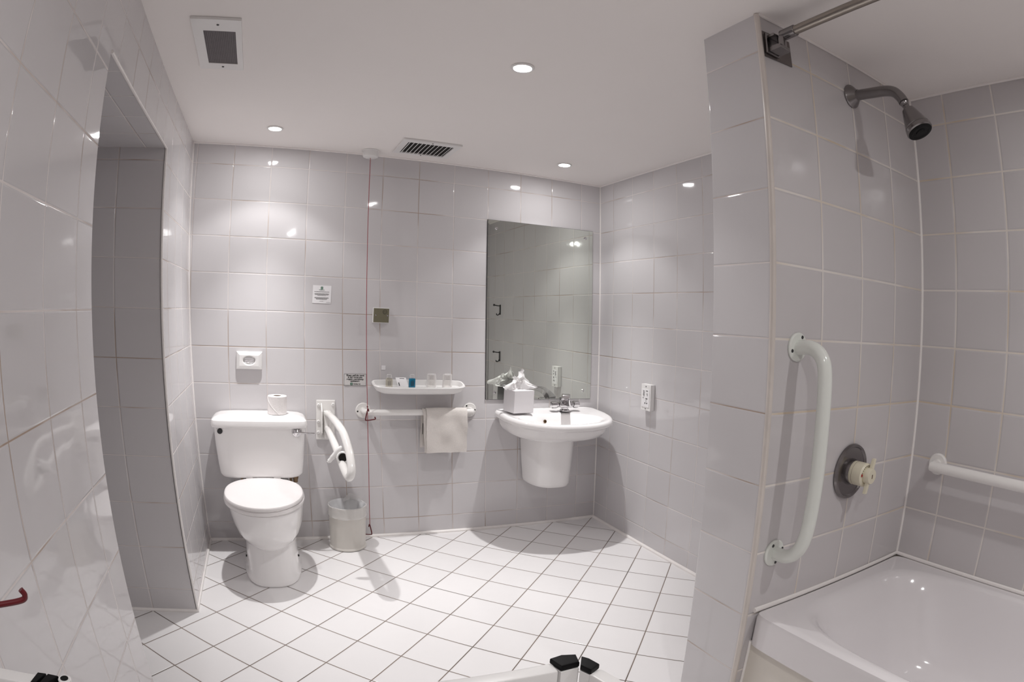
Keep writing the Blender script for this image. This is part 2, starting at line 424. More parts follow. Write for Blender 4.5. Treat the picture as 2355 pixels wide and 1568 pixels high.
t = thing('ceiling_vent', 'white louvred extract vent in the ceiling near the back wall', 'vent', (1.06, -.25, ZC))
x0, x1, y0, y1 = .915, 1.208, -.386, -.120; X0, X1, Y0, Y1 = .946, 1.178, -.345, -.142
mb = MB()
for lo, hi in (((x0, y0), (X0, y1)), ((X1, y0), (x1, y1)), ((X0, y0), (X1, Y0)), ((X0, Y1), (X1, y1))):
    mb.box((lo[0], lo[1], ZC-.009), (hi[0], hi[1], ZC-.0008))
mb.build('frame', PLASTIC, t)
MB().box((X0, Y0, ZC-.0025), (X1, Y1, ZC-.001)).build('backing', MATTDARK, t)
for i in range(11):
    x = X0 + (X1-X0)*(i+.5)/11
    MB().prism([(x-.0055, Y0, ZC-.009), (x-.0035, Y0, ZC-.0095), (x+.0045, Y0, ZC-.003), (x+.003, Y0, ZC-.0025)], (0, Y1-Y0, 0)).build('slat', PLASTIC, t)
for yy in (y0+.018, y1-.012): MB().lathe([(.004, 0), (.0035, -.002), (0, -.0022)], (1.062, yy, ZC-.009), n=12).build('screw', DARK, t)

# emergency pull cord by the shelf
def handle(mb, top, s=1.0, flip=1, tilt=0.0):
    """open triangular pull: a leg down, a bar across, a curled-up tip."""
    x, y, z = top
    pts = [(x+.006*flip*s, y, z-.012*s), (x+.001*flip, y, z), (x-.010*flip*s+tilt, y, z-.050*s), (x-.004*flip*s, y, z-.058*s), (x+.036*flip*s, y-.004, z-.052*s), (x+.040*flip*s, y-.005, z-.046*s), (x+.036*flip*s, y-.006, z-.040*s)]
    return mb.tube(pts, .0032*s, 10, sub=5)
t = thing('emergency_cord', 'thin red emergency pull cord hanging from a ceiling switch beside the shelf', 'pull cord', (.806, -.083, ZC))
MB().lathe([(0, -.041), (.030, -.0405), (.039, -.036), (.0425, -.028), (.0425, -.006), (.045, -.003), (.045, -.0008)], (.806, -.083, ZC), n=40).build('switch_box', PLASTIC, t)
cx = lambda z: .884-LN*z
MB().tube([(cx(z), y, z) for z, y in ((2.03, -.083), (1.5, -.092), (1.0, -.099), (.735, -.104), (.5, -.098), (.3, -.078), (.12, -.050), (.088, -.046))], .0017, 8, sub=3).build('cord', CORD, t)
plabel(handle(MB(), (cx(.735), -.112, .738)).build('handle', RED, t), 'upper red triangular handle')
plabel(handle(MB(), (cx(.09), -.046, .088), flip=-1).build('handle', RED, t), 'lower red triangular handle just above the floor')
# a second cord close to the viewer
t = thing('emergency_cord', 'dark red curled pull handle close to the viewer at the far left edge', 'pull cord', (.072, -2.70, ZC))
MB().lathe([(0, -.041), (.039, -.036), (.0425, -.006), (.045, -.0008)], (.072, -2.70, ZC), n=32).build('switch_box', PLASTIC, t)
MB().tube([(.072, -2.70, 2.03), (.072, -2.70, 1.06), (.072, -2.70, .3), (.072, -2.70, .1)], .0019, 8, sub=3).build('cord', CORD, t)
MB().tube([(.074, -2.70, 1.03), (.070, -2.702, 1.045), (.056, -2.706, 1.012), (.062, -2.706, .992), (.090, -2.694, .995), (.1185, -2.683, .9985), (.1235, -2.681, 1.003), (.121, -2.682, 1.0085)], .0027, 12, sub=7).build('handle', RED, t)

# ------------------------------------------------------------------ back wall fittings
def wallbox(mb, x0, x1, z0, z1, d, bev=.003, y=-.0008): return mb.box((x0, y-d, z0), (x1, y, z1), bev)
# bag dispenser
t = thing('bag_dispenser', 'small white wall dispenser with oval opening above the toilet', 'dispenser', (.243, 0, .967))
x0, x1, z0, z1, d = .177, .311, .921, 1.010, .058
def frus(y, k): return [(x0+k, y, z0+k), (x1-k, y, z0+k), (x1-k, y, z1-k*.6), (x0+k, y, z1-k*.6)]
def oval(y, a, b, n=32): return [V((.244+a*math.cos(2*PI*i/n), y, .966+b*math.sin(2*PI*i/n))) for i in range(n)]
def squar(y, k, n=32):
    out = []
    for i in range(n):
        c, s_ = math.cos(2*PI*i/n), math.sin(2*PI*i/n); m_ = max(abs(c), abs(s_))
        out.append(V((.244+c/m_*((x1-x0)/2-k), y, .9655+s_/m_*((z1-z0)/2-k))))
    return out
MB().loft([squar(-.001, 0), squar(-.012, 0), squar(-.015, .001), squar(-.027, .017), oval(-.027, .037, .0255), oval(-.024, .032, .022), oval(-.013, .030, .020), oval(-.013, .002, .002)]).build('case', PLASTIC, t)
MB().box((.176, -.0030, .920), (.312, -.0006, .999), .001).build('mounting_plate', PLASTIC, t)
mb = MB().grid(lambda u, v: (.244+(u-.5)*.05, -.016-.006*noise.noise((u*5, v*5, 3)), .966+(v-.5)*.030), 14, 10)
mb.build('bag_fold', WHITEC, t)

# notice
t = thing('wall_notice', 'white square paper notice fixed high on the tiles left of the cord', 'notice', (.612, 0, 1.313))
wallbox(MB(), .5635, .6605, 1.2665, 1.3585, .0012, 0).build('sheet', WHITEC, t)
RX = lambda x, z, y=-.0025: Matrix.Translation((x, y, z)) @ Matrix.Rotation(PI/2, 4, 'X')
MB().box((.605, -.0026, 1.339), (.6165, -.002, 1.3515), .0008).build('logo', GREEN, t)
mb = text_mesh(MB(), 'H', .0095, RX(.6108, 1.3418, -.0029), bold=.0); mb.build('logo_letter', WHITEC, t)
text_mesh(MB(), 'Holiday Inn', .0062, RX(.611, 1.3335)).build('lettering', GREEN, t)
mb = MB()
def textline(mb, xc, w, z, h):
    x = xc-w/2
    while x < xc+w/2:
        L_ = min(random.uniform(.003, .009), xc+w/2-x); mb.box((x, -.0026, z), (x+L_, -.0021, z+h)); x += L_+.0011
for z, w, h in ((1.3245, .078, .0022), (1.3155, .074, .0014), (1.3125, .076, .0014), (1.3095, .070, .0014), (1.3055, .044, .0014),
                (1.2955, .072, .0014), (1.2925, .076, .0014), (1.2895, .060, .0014), (1.2860, .056, .0014), (1.2765, .020, .0014)): textline(mb, .611, w, z, h)
textline(mb, .646, .022, 1.2715, .001)
plabel(mb.build('print_lines', INKG, t), 'rows of small illegible print')

# instruction sign
t = thing('instruction_sign', 'small framed sign with bold black lettering behind the red cord', 'sign', (.803, 0, .876))
wallbox(MB(), .7445, .8625, .8455, .9065, .0014, 0).build('plate', SIGNP, t)
mb = MB()
for lo, hi in (((.7445, .8455), (.8625, .8465)), ((.7445, .9055), (.8625, .9065)), ((.7445, .8455), (.7455, .9065)), ((.8615, .8455), (.8625, .9065))):
    mb.box((lo[0], -.003, lo[1]), (hi[0], -.0021, hi[1]))
mb.build('border', INKG, t)
mb = MB()
for k, s_ in enumerate(('Please pull the cord', 'in the event you', 'require emergency', 'assistance.')):
    text_mesh(mb, s_, .0118, RX(.8035, .8945-.0098*k), bold=.0004)
mb.build('lettering', INK, t)
MB().box((.778, -.003, .8475), (.7905, -.0021, .8595), .0008).build('logo', GREEN, t)
text_mesh(MB(), 'H', .0095, RX(.7844, .8502, -.0033)).build('logo_letter', WHITEC, t)
text_mesh(MB(), 'Holiday Inn', .0085, RX(.813, .851), bold=.0002).build('brand_lettering', INK, t)

# reset plate
t = thing('wall_plate', 'square bronze switch plate on a white box above the shelf', 'wall plate', (.927, 0, 1.217))
wallbox(MB(), .8835, .9715, 1.1765, 1.2565, .022, .003).build('back_box', PLASTIC, t)
MB().box((.8870, -.0265, 1.180), (.9690, -.0228, 1.253), .001).build('face_plate', OLIVE, t)
for x in (.897, .960): MB().lathe([(.0045, 0), (.004, .0015), (0, .002)], (x, -.0265, 1.2165), (0, -1, 0), 14).build('screw', CHROME, t)
mb = MB().tube([(.946+.0105*math.cos(a*PI/12), -.0268, 1.2355+.0105*math.sin(a*PI/12)) for a in range(24)], .0009, 6, smooth=False, closed=True)
text_mesh(mb, 'RESET', .006, RX(.946, 1.2334, -.0268)); mb.build('marking', INK, t)

# tile sticker
tag(wallbox(MB(), .944, .966, .930, .953, .0006, 0).build('tile_sticker', WHITEC, loc=(.955, 0, .94)), 'tiny pale square sticker on the tile above the shelf', 'sticker')

# shelf
t = thing('wall_shelf', 'white rounded plastic shelf with raised rim holding toiletries', 'shelf', (1.14, 0, .83))
SC, SW = 1.138, .252
def ring(z, k, yf, lift=1.0):
    r = sell(SC, -.055, SW-k, -.055-yf, 3.6, z, 72, bf=.054-k*.4, pb=5)
    return [V((p.x, p.y, p.z + lift*(p.y+.135)/.135*.027)) for p in r]
MB().loft([ring(.812, .10, -.09, .1), ring(.815, .05, -.118, .2), ring(.825, .020, -.131, .4), ring(.840, .004, -.137, .8), ring(.848, 0, -.138), ring(.853, .004, -.135), ring(.852, .012, -.128, 1),
           ring(.847, .017, -.122, .8), ring(.843, .022, -.116, .3), ring(.841, .06, -.09, .0)]).build('tray', PLASTIC, t)
SZ = .8445
def bottle(x, y, w, d, h, m, label, cap, lab):
    t = thing('toiletry_bottle', label, 'bottle', (x, y, SZ))
    R_ = lambda z, k: sell(x, y, w/2*k, d/2*k, 4, z, 28)
    MB().loft([R_(SZ, .85), R_(SZ+.003, 1), R_(SZ+h*.62, 1), R_(SZ+h*.70, .92), R_(SZ+h*.73, .6)]).build('body', m, t)
    MB().lathe([(w*.36, 0), (w*.37, .002), (w*.35, h*.27), (w*.30, h*.28), (0, h*.28)], (x, y, SZ+h*.72), n=24).build('cap', cap, t)
    mb = MB()
    for k in range(4): mb.box((x-w*.22+k*w*.13, y-d/2-.0006, SZ+h*.15), (x-w*.22+k*w*.13+w*.05, y-d/2, SZ+h*(.5+.1*(k % 2))))
    mb.build('lettering', lab, t)
bottle(.975, -.062, .036, .024, .068, AMBER, 'small clear bottle with dark lettering at the left of the shelf', CLEAR, INKG)
bottle(1.096, -.072, .035, .026, .071, BLUE, 'small bright blue bottle with clear cap on the shelf', CLEAR, INK)
t = thing('toiletry_sachet', 'little white printed sachet lying between clear and blue bottles', 'sachet', (1.03, -.07, SZ))
fa = lambda u, v, s_: (1.008+.056*u+.008*(1-v), -.062-.036*(1-v)+s_*.004*math.sin(PI*u)*math.sin(PI*v), SZ+.008+.045*v - s_*.006*math.sin(PI*u)*math.sin(PI*v))
mb = MB().grid(lambda u, v: fa(u, v, 1), 10, 8); mb.grid(lambda u, v: fa(u, v, -1), 10, 8); bmesh.ops.remove_doubles(mb.bm, verts=mb.bm.verts, dist=.0004)
mb.build('packet', WHITEC, t)
mb = MB()
for u0, u1, v0, v1 in ((.12, .2, .15, .5), (.42, .47, .5, .8), (.5, .55, .5, .8), (.35, .8, .9, .94)):
    a, b, c, d_ = (V(fa(u, v, 0))+V((0, -.0065, -.001)) for u, v in ((u0, v0), (u1, v0), (u1, v1), (u0, v1))); mb.prism([a, b, c, d_], (0, -.0004, 0))
mb.build('lettering', INK, t)
def tumbler(x, label):
    t = MB().lathe([(.0255, 0), (.0275, .0), (.0275, .004), (.0235, .073), (.0225, .0745), (0, .0745), (0, .070), (.0215, .070), (.0255, .003)], (x, -.066, SZ), n=36, cap0=False, cap1=False).build('drinking_tumbler', CLEAR, loc=(x, -.066, SZ))
    tag(t, label, 'tumbler', 'upturned clear tumblers on the shelf')
tumbler(1.204, 'clear upturned tumbler on the shelf, beside the blue bottle')
tumbler(1.292, 'clear upturned tumbler at the right end of the shelf')

# towel rail
def flange(mb, o, ax_, r, d=.008): return mb.lathe([(r, .0008), (r, d*.6), (r-.004, d), (0, d)], o, ax_, 40)
t = thing('grab_rail', 'white horizontal grab rail on the back wall under the shelf', 'grab rail', (1.15, 0, .715))
YR = -.075
MB().tube([(.850, -.006, .714), (.851, -.045, .714), (.862, -.068, .714), (.885, YR, .714), (1.15, YR, .714), (1.410, YR, .714), (1.434, -.068, .714), (1.445, -.045, .714), (1.446, -.006, .714)], .0165, 20, sub=8).build('bar', ENAMEL, t)
for x, ang in ((.849, (40, 190)), (1.447, (130, 0))):
    f = flange(MB(), (x, 0, .714), (0, -1, 0), .041 if x < 1 else .039).build('flange', ENAMEL, t)
    for a in ang: MB().lathe([(.0045, 0), (.004, .001), (0, .0012)], (x+.030*math.cos(math.radians(a)), -.008, .714+.030*math.sin(math.radians(a))), (0, -1, 0), 12).build('screw', BLACK, f)

# towel
def towel_sheet(x0, x1, ztop, zf, zb, yoff, amp, thick, seed, shift=0):
    """cloth over the bar: front drop, over, back drop"""
    prof = []
    r = .0195+yoff
    nf = 22
    for i in range(nf): prof.append((YR-r-.004*math.sin(i/nf*2), zf+(ztop-.714*0-r*0-zf)*i/nf, i/nf))
    for i in range(9): a = PI*i/8; prof.append((YR-r*math.cos(a), .714+r*math.sin(a), 1))
    for i in range(1, 14): prof.append((YR+r, .714-(.714-zb)*i/13, 1))
    prof = [(y, z if k < 9e9 else z, w) for k, (y, z, w) in enumerate(prof)]
    m = len(prof)
    def fn(s_):
        def g(u, v):
            k = v*(m-1); i = min(int(k), m-2); f = k-i
            y = prof[i][0]*(1-f)+prof[i+1][0]*f; z = prof[i][1]*(1-f)+prof[i+1][1]*f
            x = x0+(x1-x0)*u
            front = y < YR
            nz = noise.noise((x*14+seed, z*9, seed))*amp if front else 0
            x += noise.noise((z*18, seed, u*3))*.003 + shift*(.714-z if front else 0)
            return (x, y+(s_*thick if front else -s_*thick)-nz*1.0, z+noise.noise((x*10, seed, 2))*.003)
        return g
    mb = MB(); mb.grid(fn(0), 26, m-1); mb.grid(fn(-1), 26, m-1)
    return mb
t = thing('hand_towel', 'folded white hand towel draped over the grab rail', 'towel', (1.28, YR, .60))
towel_sheet(1.172, 1.400, .714, .4975, .55, .004, .008, .006, 3, .02).build('front_layer', TOWEL, t)
towel_sheet(1.155, 1.385, .714, .500, .52, .0005, .003, .004, 8, .07).build('under_layer', TOWEL, t)
mb = MB()
for k in range(2):
    pass
mb.box((1.1565, -.088, .598), (1.160, -.085, .658), .001).build('care_tag', DARK, t)

# drop-down rail
t = thing('drop_down_rail', 'white hinged drop-down support rail beside the toilet, lowered', 'support rail', (.65, 0, .66))
wallbox(MB(), .598, .698, .558, .768, .010, .004).build('wall_plate', ENAMEL, t)
MB().prism([(.622, -.011, .752), (.622, -.060, .716), (.622, -.066, .605), (.622, -.011, .566)], (.006, 0, 0), .001).build('side_bracket', ENAMEL, t)
MB().cyl((.654, -.035, .572), (.654, -.035, .716), .020, bev=.003).build('hinge_post', ENAMEL, t)
MB().tube([(.655, -.036, .699), (.662, -.12, .703), (.665, -.28, .711), (.672, -.42, .708), (.684, -.50, .685), (.695, -.58, .632), (.698, -.635, .582), (.694, -.655, .548), (.686, -.635, .528), (.680, -.58, .536), (.672, -.50, .563), (.664, -.38, .595), (.657, -.20, .622), (.655, -.036, .622)], .0188, 18, sub=8).build('rail_loop', ENAMEL, t)
for (x, z) in ((.610, .742), (.687, .745), (.610, .655), (.610, .598)):
    MB().lathe([(.0085, 0), (.0085, .004), (.006, .006), (.0035, .006), (.003, .003), (0, .003)], (x, -.0105, z), (0, -1, 0), 20).build('screw_cap', PLASTIC, t)
h = MB().tube([(.676, -.478, .622), (.660, -.485, .612), (.640, -.485, .588), (.622, -.482, .566), (.612, -.480, .556)], [.012, .014, .012, .010, .006], 12, sub=5)
h.lathe([(.0285, -.004), (.0295, .012), (.024, .016), (.021, .016), (.019, .004), (0, .003)], (.678, -.515, .585), (-.35, -1, .25), 28)
h = h.build('roll_holder', PLASTIC, t)
MB().lathe([(.0195, 0), (.0195, .001), (0, .0012)], (.6765, -.5215, .5865), (-.35, -1, .25), 24).build('core_hole', MATTDARK, h)

# ------------------------------------------------------------------ toilet
t = thing('toilet', 'white close-coupled toilet with lid down in the left corner', 'toilet', (.33, -.35, 0))
def pr(cx_, yb, yf, hw, z, pf=2.1, pb=3.5, ym=None):
    ym = ym if ym is not None else yf + (yb-yf)*.52
    return sell(cx_, ym, hw, ym-yf, pf, z, 56, bf=yb-ym, pb=pb)
foot = [pr(.342, -.08, -.598, .134, 0.0, 2.7), pr(.342, -.08, -.604, .138, .008, 2.7), pr(.342, -.08, -.600, .138, .026, 2.7), pr(.342, -.08, -.588, .130, .042, 2.6),
        pr(.340, -.08, -.572, .126, .10, 2.5), pr(.338, -.08, -.556, .124, .16, 2.4), pr(.334, -.09, -.545, .126, .22, 2.3), pr(.328, -.10, -.53, .128, .30, 2.3), pr(.322, -.16, -.50, .12, .355, 2.3)]
bowl = [pr(.335, -.26, -.520, .060, .158, 2.1), pr(.335, -.22, -.565, .100, .168, 2.1), pr(.334, -.19, -.592, .128, .19, 2.1), pr(.331, -.175, -.616, .150, .225, 2.1), pr(.328, -.165, -.634, .165, .27, 2.1), pr(.324, -.16, -.646, .173, .315, 2.1),
         pr(.322, -.16, -.652, .177, .345, 2.1), pr(.321, -.16, -.653, .177, .358, 2.1), pr(.321, -.17, -.648, .172, .364, 2.1), pr(.321, -.2, -.6, .12, .364, 2.1)]
pan = MB().loft(foot).loft(bowl); pan.box((.19, -.235, .30), (.45, -.012, .388), .02)
pan = pan.build('pan', CERAMIC, t)
for x, y in ((.215, -.40), (.466, -.41)): MB().lathe([(.0055, -.006), (.0055, .003), (0, .004)], (x, y, .078), (-1 if x < .3 else 1, -.3, .15), 16).build('floor_bolt', BLACK, pan)
MB().loft([pr(.316, -.165, -.664, .186, .367, 2.05, 3.2), pr(.316, -.163, -.668, .190, .371, 2.05, 3.2), pr(.316, -.163, -.668, .190, .381, 2.05, 3.2), pr(.316, -.166, -.663, .186, .386, 2.05, 3.2)]).build('seat', SEATP, t)
def lid(z, k): return sell(.3145, -.405, .187-k, .265-k, 2.05, z, 64, bf=.215-k, pb=2.3)
MB().loft([lid(.387, .004), lid(.390, .0), lid(.398, .0), lid(.404, .004), lid(.4075, .014), lid(.4095, .05), lid(.4105, .12)]).build('lid', SEATP, t)
for x in (.245, .385): MB().cyl((x-.018, -.185, .398), (x+.018, -.185, .398), .012, 16, .003).build('hinge', PLASTIC, t)
# cistern
def cr(z, x0, x1, yf, k=0): return sell((x0+x1)/2, (yf-.006)/2, (x1-x0)/2-k, (-.006-yf)/2-k, 7, z, 64)
MB().loft([cr(.397, .135, .465, -.170), cr(.400, .120, .485, -.184), cr(.409, .104, .506, -.194), cr(.425, .095, .517, -.199), cr(.47, .088, .521, -.200), cr(.56, .077, .526, -.203), cr(.655, .069, .530, -.206)]).build('cistern', CERAMIC, t)
MB().loft([cr(.655, .062, .534, -.214), cr(.657, .056, .539, -.219), cr(.672, .054, .541, -.221), cr(.690, .058, .537, -.217), cr(.702, .072, .525, -.200), cr(.708, .095, .50, -.17), cr(.710, .15, .45, -.12)]).build('cistern_lid', CERAMIC, t)
MB().lathe([(.0135, 0), (.0135, .003), (.011, .006), (0, .0065)], (.1035, -.2035, .6385), (0, -1, 0), 24).build('button', DARK, t)
lv = MB().lathe([(.0235, 0), (.0235, .003), (.019, .006), (.0165, .006), (.015, .011), (.008, .016), (0, .017)], (.4865, -.2045, .6395), (0, -1, 0), 28)
lv.tube([(.4865, -.218, .6395), (.505, -.222, .6385), (.535, -.224, .637), (.5735, -.224, .635)], [.0075, .0055, .004, .0046], 12, sub=5)
lv.build('flush_lever', CHROME, t)
vb = MB().cyl((.452, -.16, .405), (.492, -.16, .398), .011, 14); vb.cyl((.478, -.165, .375), (.478, -.165, .412), .012, 12); vb.cyl((.455, -.16, .30), (.455, -.16, .41), .007, 12)
plabel(vb.build('inlet_valve', BRASS, t), 'tarnished brass inlet valve')
MB().cyl((.205, -.172, .385), (.205, -.172, .418), .006, 12).build('fixing_bolt', BRASS, t)

# toilet roll
t = thing('toilet_roll', 'white toilet roll standing upright on the toilet cistern lid', 'toilet roll', (.391, -.10, .7105))
zb = .7108
MB().lathe([(.021, .0), (.047, .0), (.0488, .002), (.0488, .088), (.047, .0905), (.020, .0905), (.020, .0)], (.391, -.10, zb), n=48, cap0=False, cap1=False).build('paper', ROLLP, t)
MB().lathe([(.0200, .001), (.0200, .0895), (.0185, .0895), (.0185, .001)], (.391, -.10, zb), n=32, cap0=False, cap1=False).build('core', CARD, t)
pts = []
for i in range(14):
    u = i/13; a = math.radians(188+u*95); pts.append((.391+.0495*math.cos(a), -.10+.0495*math.sin(a), zb+.086-.084*u**.9))
MB().tube(pts, .0011, 6, smooth=False).build('loose_edge', PAPER, t)

# bin
t = thing('waste_bin', 'cream round waste bin with clear liner beside the toilet', 'bin', (.748, -.118, 0))
o = (.748, -.118, 0)
MB().lathe([(0, .001), (.094, .001), (.0985, .004), (.0985, .011), (.096, .014), (.0945, .018), (.0985, .226), (.1, .231), (.0985, .235), (.0955, .231), (.092, .02), (0, .018)], o, n=56, cap0=False, cap1=False).build('drum', BINC, t)
def wob(z, r, amp, n=72, seed=0): return [V((o[0]+(r+amp*noise.noise((math.cos(2*PI*i/n)*3, math.sin(2*PI*i/n)*3, z*40+seed)))*math.cos(2*PI*i/n), o[1]+(r+amp*noise.noise((math.cos(2*PI*i/n)*3, math.sin(2*PI*i/n)*3, z*40+seed+5)))*math.sin(2*PI*i/n),
                                           z+amp*1.6*noise.noise((math.cos(2*PI*i/n)*2.2, math.sin(2*PI*i/n)*2.2, seed+9)))) for i in range(n)]
MB().loft([wob(.178, .1015, .006, seed=2), wob(.186, .1045, .004, seed=3), wob(.20, .102, .003), wob(.222, .1025, .002), wob(.2365, .1015, .001), wob(.2385, .098, .001)], False, False).build('liner_cuff', LINER, t)
MB().loft([wob(.2385, .0975, .001), wob(.21, .085, .012, seed=4), wob(.17, .070, .02, seed=6), wob(.12, .055, .02, seed=7), wob(.10, .02, .01)], False, True).build('liner', BAGIN, t)
mb = MB().grid(lambda u, v: (o[0]-.02+.11*u, o[1]+.092-.055*abs(u-.45)*2-.004*v, .232+.038*v*math.sin(PI*min(1, u*1.05))**.6), 16, 5)
mb.build('liner_flap', LINER, t)

# ------------------------------------------------------------------ mirror, basin, tap, tissue
t = thing('wall_mirror', 'large frameless rectangular mirror screwed to the wall above the washbasin', 'mirror', (1.86, 0, 1.27))
mp = [(1.5405, .7725), (2.2170, .7685), (2.1795, 1.7785), (1.5035, 1.7765)]
MB().prism([(x, -.0022, z) for x, z in mp], (0, -.0042, 0)).build('glass', MIRROR, t)
cxm, czm = sum(p[0] for p in mp)/4, sum(p[1] for p in mp)/4
MB().prism([(x+(.0016 if x > cxm else -.0016), -.0008, z+(.0016 if z > czm else -.0016)) for x, z in mp], (0, -.0018, 0)).build('edge_backing', DARK, t)
for x, z in ((1.556, 1.731), (2.129, 1.732), (1.590, .811), (2.161, .817)):
    MB().lathe([(.0085, 0), (.0085, .002), (.006, .005), (0, .0062)], (x, -.0064, z), (0, -1, 0), 20).build('screw_cap', CHROME, t)

t = thing('washbasin', 'white ceramic washbasin with half pedestal hung on the back wall', 'washbasin', (1.935, 0, .6))
BX = 1.908
def br(z, k, kf=None, hw=.326, yf=-.452, pf=2.25):
    kf = k if kf is None else kf
    r = sell(BX-LN*(z-.69), -.14, hw-k, -.14-yf-kf, pf, z, 72, bf=.138, pb=9)
    return [V((p.x, p.y, p.z+(p.y+.44)*.055)) for p in r]
def bi(z, k, cy=-.262, a=.238, b=.135):
    r = sell(1.892, cy, a-k, b-k*.62, 2.25, z, 72)
    return [V((p.x, p.y, p.z+(p.y+.44)*.04)) for p in r]
MB().loft([br(.560, .22, .26), br(.562, .17, .21), br(.568, .115, .155), br(.578, .070, .110), br(.594, .042, .075), br(.620, .030, .050), br(.645, .024, .030), br(.653, .020, .020), br(.657, .008, .008), br(.664, .001, .001), br(.674, 0, 0), br(.685, .003, .003), br(.692, .010, .010), br(.6935, .020, .020), br(.691, .034, .036),
           bi(.691, -.018), bi(.688, -.006), bi(.681, .004), bi(.655, .016), bi(.615, .036), bi(.585, .075), bi(.574, .13), bi(.571, .185)]).build('bowl', CERAMIC, t)
def pd(z, hw, yf): return sell(1.905-LN*(z-.4), -.05, hw-.012, -.05-yf, 2.6, z, 56, bf=.048, pb=9)
MB().loft([pd(.288, .095, -.17), pd(.285, .115, -.20), pd(.292, .130, -.222), pd(.31, .136, -.232), pd(.42, .145, -.243), pd(.52, .151, -.25), pd(.60, .155, -.255)]).build('half_pedestal', CERAMIC, t)
MB().lathe([(.0105, 0), (.0105, .002), (.008, .003), (.007, -.004), (0, -.004)], (1.845, -.150, .664), (.1, -1, .35), 24, cap0=False).build('overflow', BRASS, t)

t = thing('basin_mixer_tap', 'chrome twin-knob mixer tap on the back of the washbasin', 'tap', (2.0, -.09, .712))
tz = .7118
mb = MB().lathe([(.030, 0), (.030, .004), (.024, .009), (.021, .013), (.021, .022)], (2.0, -.088, tz), n=32)
mb.box((1.958, -.110, tz+.020), (2.042, -.066, tz+.052), .008, 3)
mb.build('body', CHROME, t)
for s_ in (-1, 1):
    x = 2.0+s_*.045
    k = MB().lathe([(.013, 0), (.013, .006), (.019, .008), (.0205, .012), (.0205, .038), (.018, .044), (.010, .047), (0, .0475)], (x, -.088, tz+.037), (s_, 0, 0), 28).build('knob', CHROME, t)
    kb = MB()
    for q in range(8):
        a = q*PI/4; kb.cyl((x+s_*.013, -.088+.0195*math.cos(a), tz+.037+.0195*math.sin(a)), (x+s_*.037, -.088+.0195*math.cos(a), tz+.037+.0195*math.sin(a)), .0028, 8)
    kb.build('grip_ribs', CHROME, k)
sp = MB().loft([[V((2.0+a*w, -.09+dy+b*.7*w2, tz+dz+b*w2)) for a, b in ((-1, -1), (-.7, -1.25), (.7, -1.25), (1, -1), (1, 1), (.7, 1.25), (-.7, 1.25), (-1, 1))]
                for w, w2, dy, dz in ((.034, .013, -.004, .045), (.029, .013, -.02, .062), (.025, .012, -.045, .080), (.024, .011, -.075, .094), (.024, .010, -.105, .100), (.023, .009, -.128, .100), (.018, .006, -.134, .098))])
sp.cyl((1.99+.01, -.205, tz+.082), (2.0, -.205, tz+.100), .010, 16)
sp.xf(Matrix.Translation((2.0, -.088, 0)) @ Matrix.Rotation(math.radians(-27), 4, 'Z') @ Matrix.Translation((-2.0, .088, 0)))
sp.build('spout', CHROME, t)

t = thing('tissue_box', 'pale grey cube tissue box standing on the left of the washbasin', 'tissue box', (1.70, -.11, .7135))
BM = Matrix.Translation((1.700, -.100, .7135)) @ Matrix.Rotation(math.radians(9), 4, 'Z')
MB().box((-.064, -.056, .002), (.064, .056, .126), .0015, 2, BM).build('carton', BOXC, t)
MB().prism([BM @ V((.04*math.cos(a*PI/12), .028*math.sin(a*PI/12), .1262)) for a in range(24)], (0, 0, .0006)).build('slot', WHITEC, t)
def tis(seed, ang, h, w, lean):
    R_ = Matrix.Rotation(ang, 4, 'Z')
    def g(u, v):
        s_ = (u-.5)*2
        ww = w*(.35+.65*math.sin(PI*min(1, .25+v*.8)))*(1-.55*v*v)
        x = s_*ww + lean*v*h
        fold = .013*math.sin(s_*7+seed*2+v*3)*(.4+v) + .012*noise.noise((s_*3+seed, v*4, seed))
        z = h*v*(1-.30*abs(s_)**1.6) + .012*noise.noise((s_*4, v*3, seed+4))
        p = R_ @ V((x, fold+.01*v, z)); return BM @ V((p.x, p.y, max(.127, .127+p.z)))
    return g
mb = MB(); mb.grid(tis(1, .15, .108, .072, .20), 26, 16); mb.grid(tis(4, .30, .072, .112, -.30), 28, 10); mb.grid(tis(6.5, -.55, .062, .100, .35), 26, 10)
mb.build('tissue', TISSUE, t, recalc=False, wn=False, sharp=180)

# ------------------------------------------------------------------ right wall
RT = lambda y, z: Matrix.Translation((xr(z), y, z)) @ Matrix.Rotation(-math.atan(LN), 4, 'Y')   # local -x points into the room
t = thing('shaver_socket', 'white upright shaver socket on the right wall by the basin', 'socket', (2.273, -.54, .848))
M_ = RT(-.540, .848)
MB().box((-.024, -.042, -.070), (-.001, .042, .070), .003, 2, M_).build('back_box', PLASTIC, t)
MB().box((-.030, -.0425, -.0705), (-.0245, .0425, .0705), .0015, 2, M_).build('face_plate', PLASTIC, t)
MB().box((-.0325, -.034, -.052), (-.0302, .034, .044), .0008, 2, M_).build('insert', WHITEC, t)
mb = MB()
def mk(y, z, w, h): mb.box((-.0333, y-w/2, z-h/2), (-.0326, y+w/2, z+h/2), 0, 2, M_)
for i, (y, z, w, h) in enumerate(((.016, .034, .012, .004), (.017, .024, .004, .012), (.010, .024, .003, .010), (.016, .015, .014, .004), (.014, .008, .006, .005), (-.012, .036, .018, .004), (-.014, .020, .010, .004), (-.016, .013, .005, .005), (-.010, -.006, .016, .006), (.020, -.003, .006, .005), (-.006, -.018, .002, .012))): mk(y, z, w, h)
mb.build('markings', INKG, t)
for y in (.002, -.014): MB().cyl(M_ @ V((-.0326, y, -.030)), M_ @ V((-.0334, y, -.030)), .0036, 14).build('pin_hole', BLACK, t)
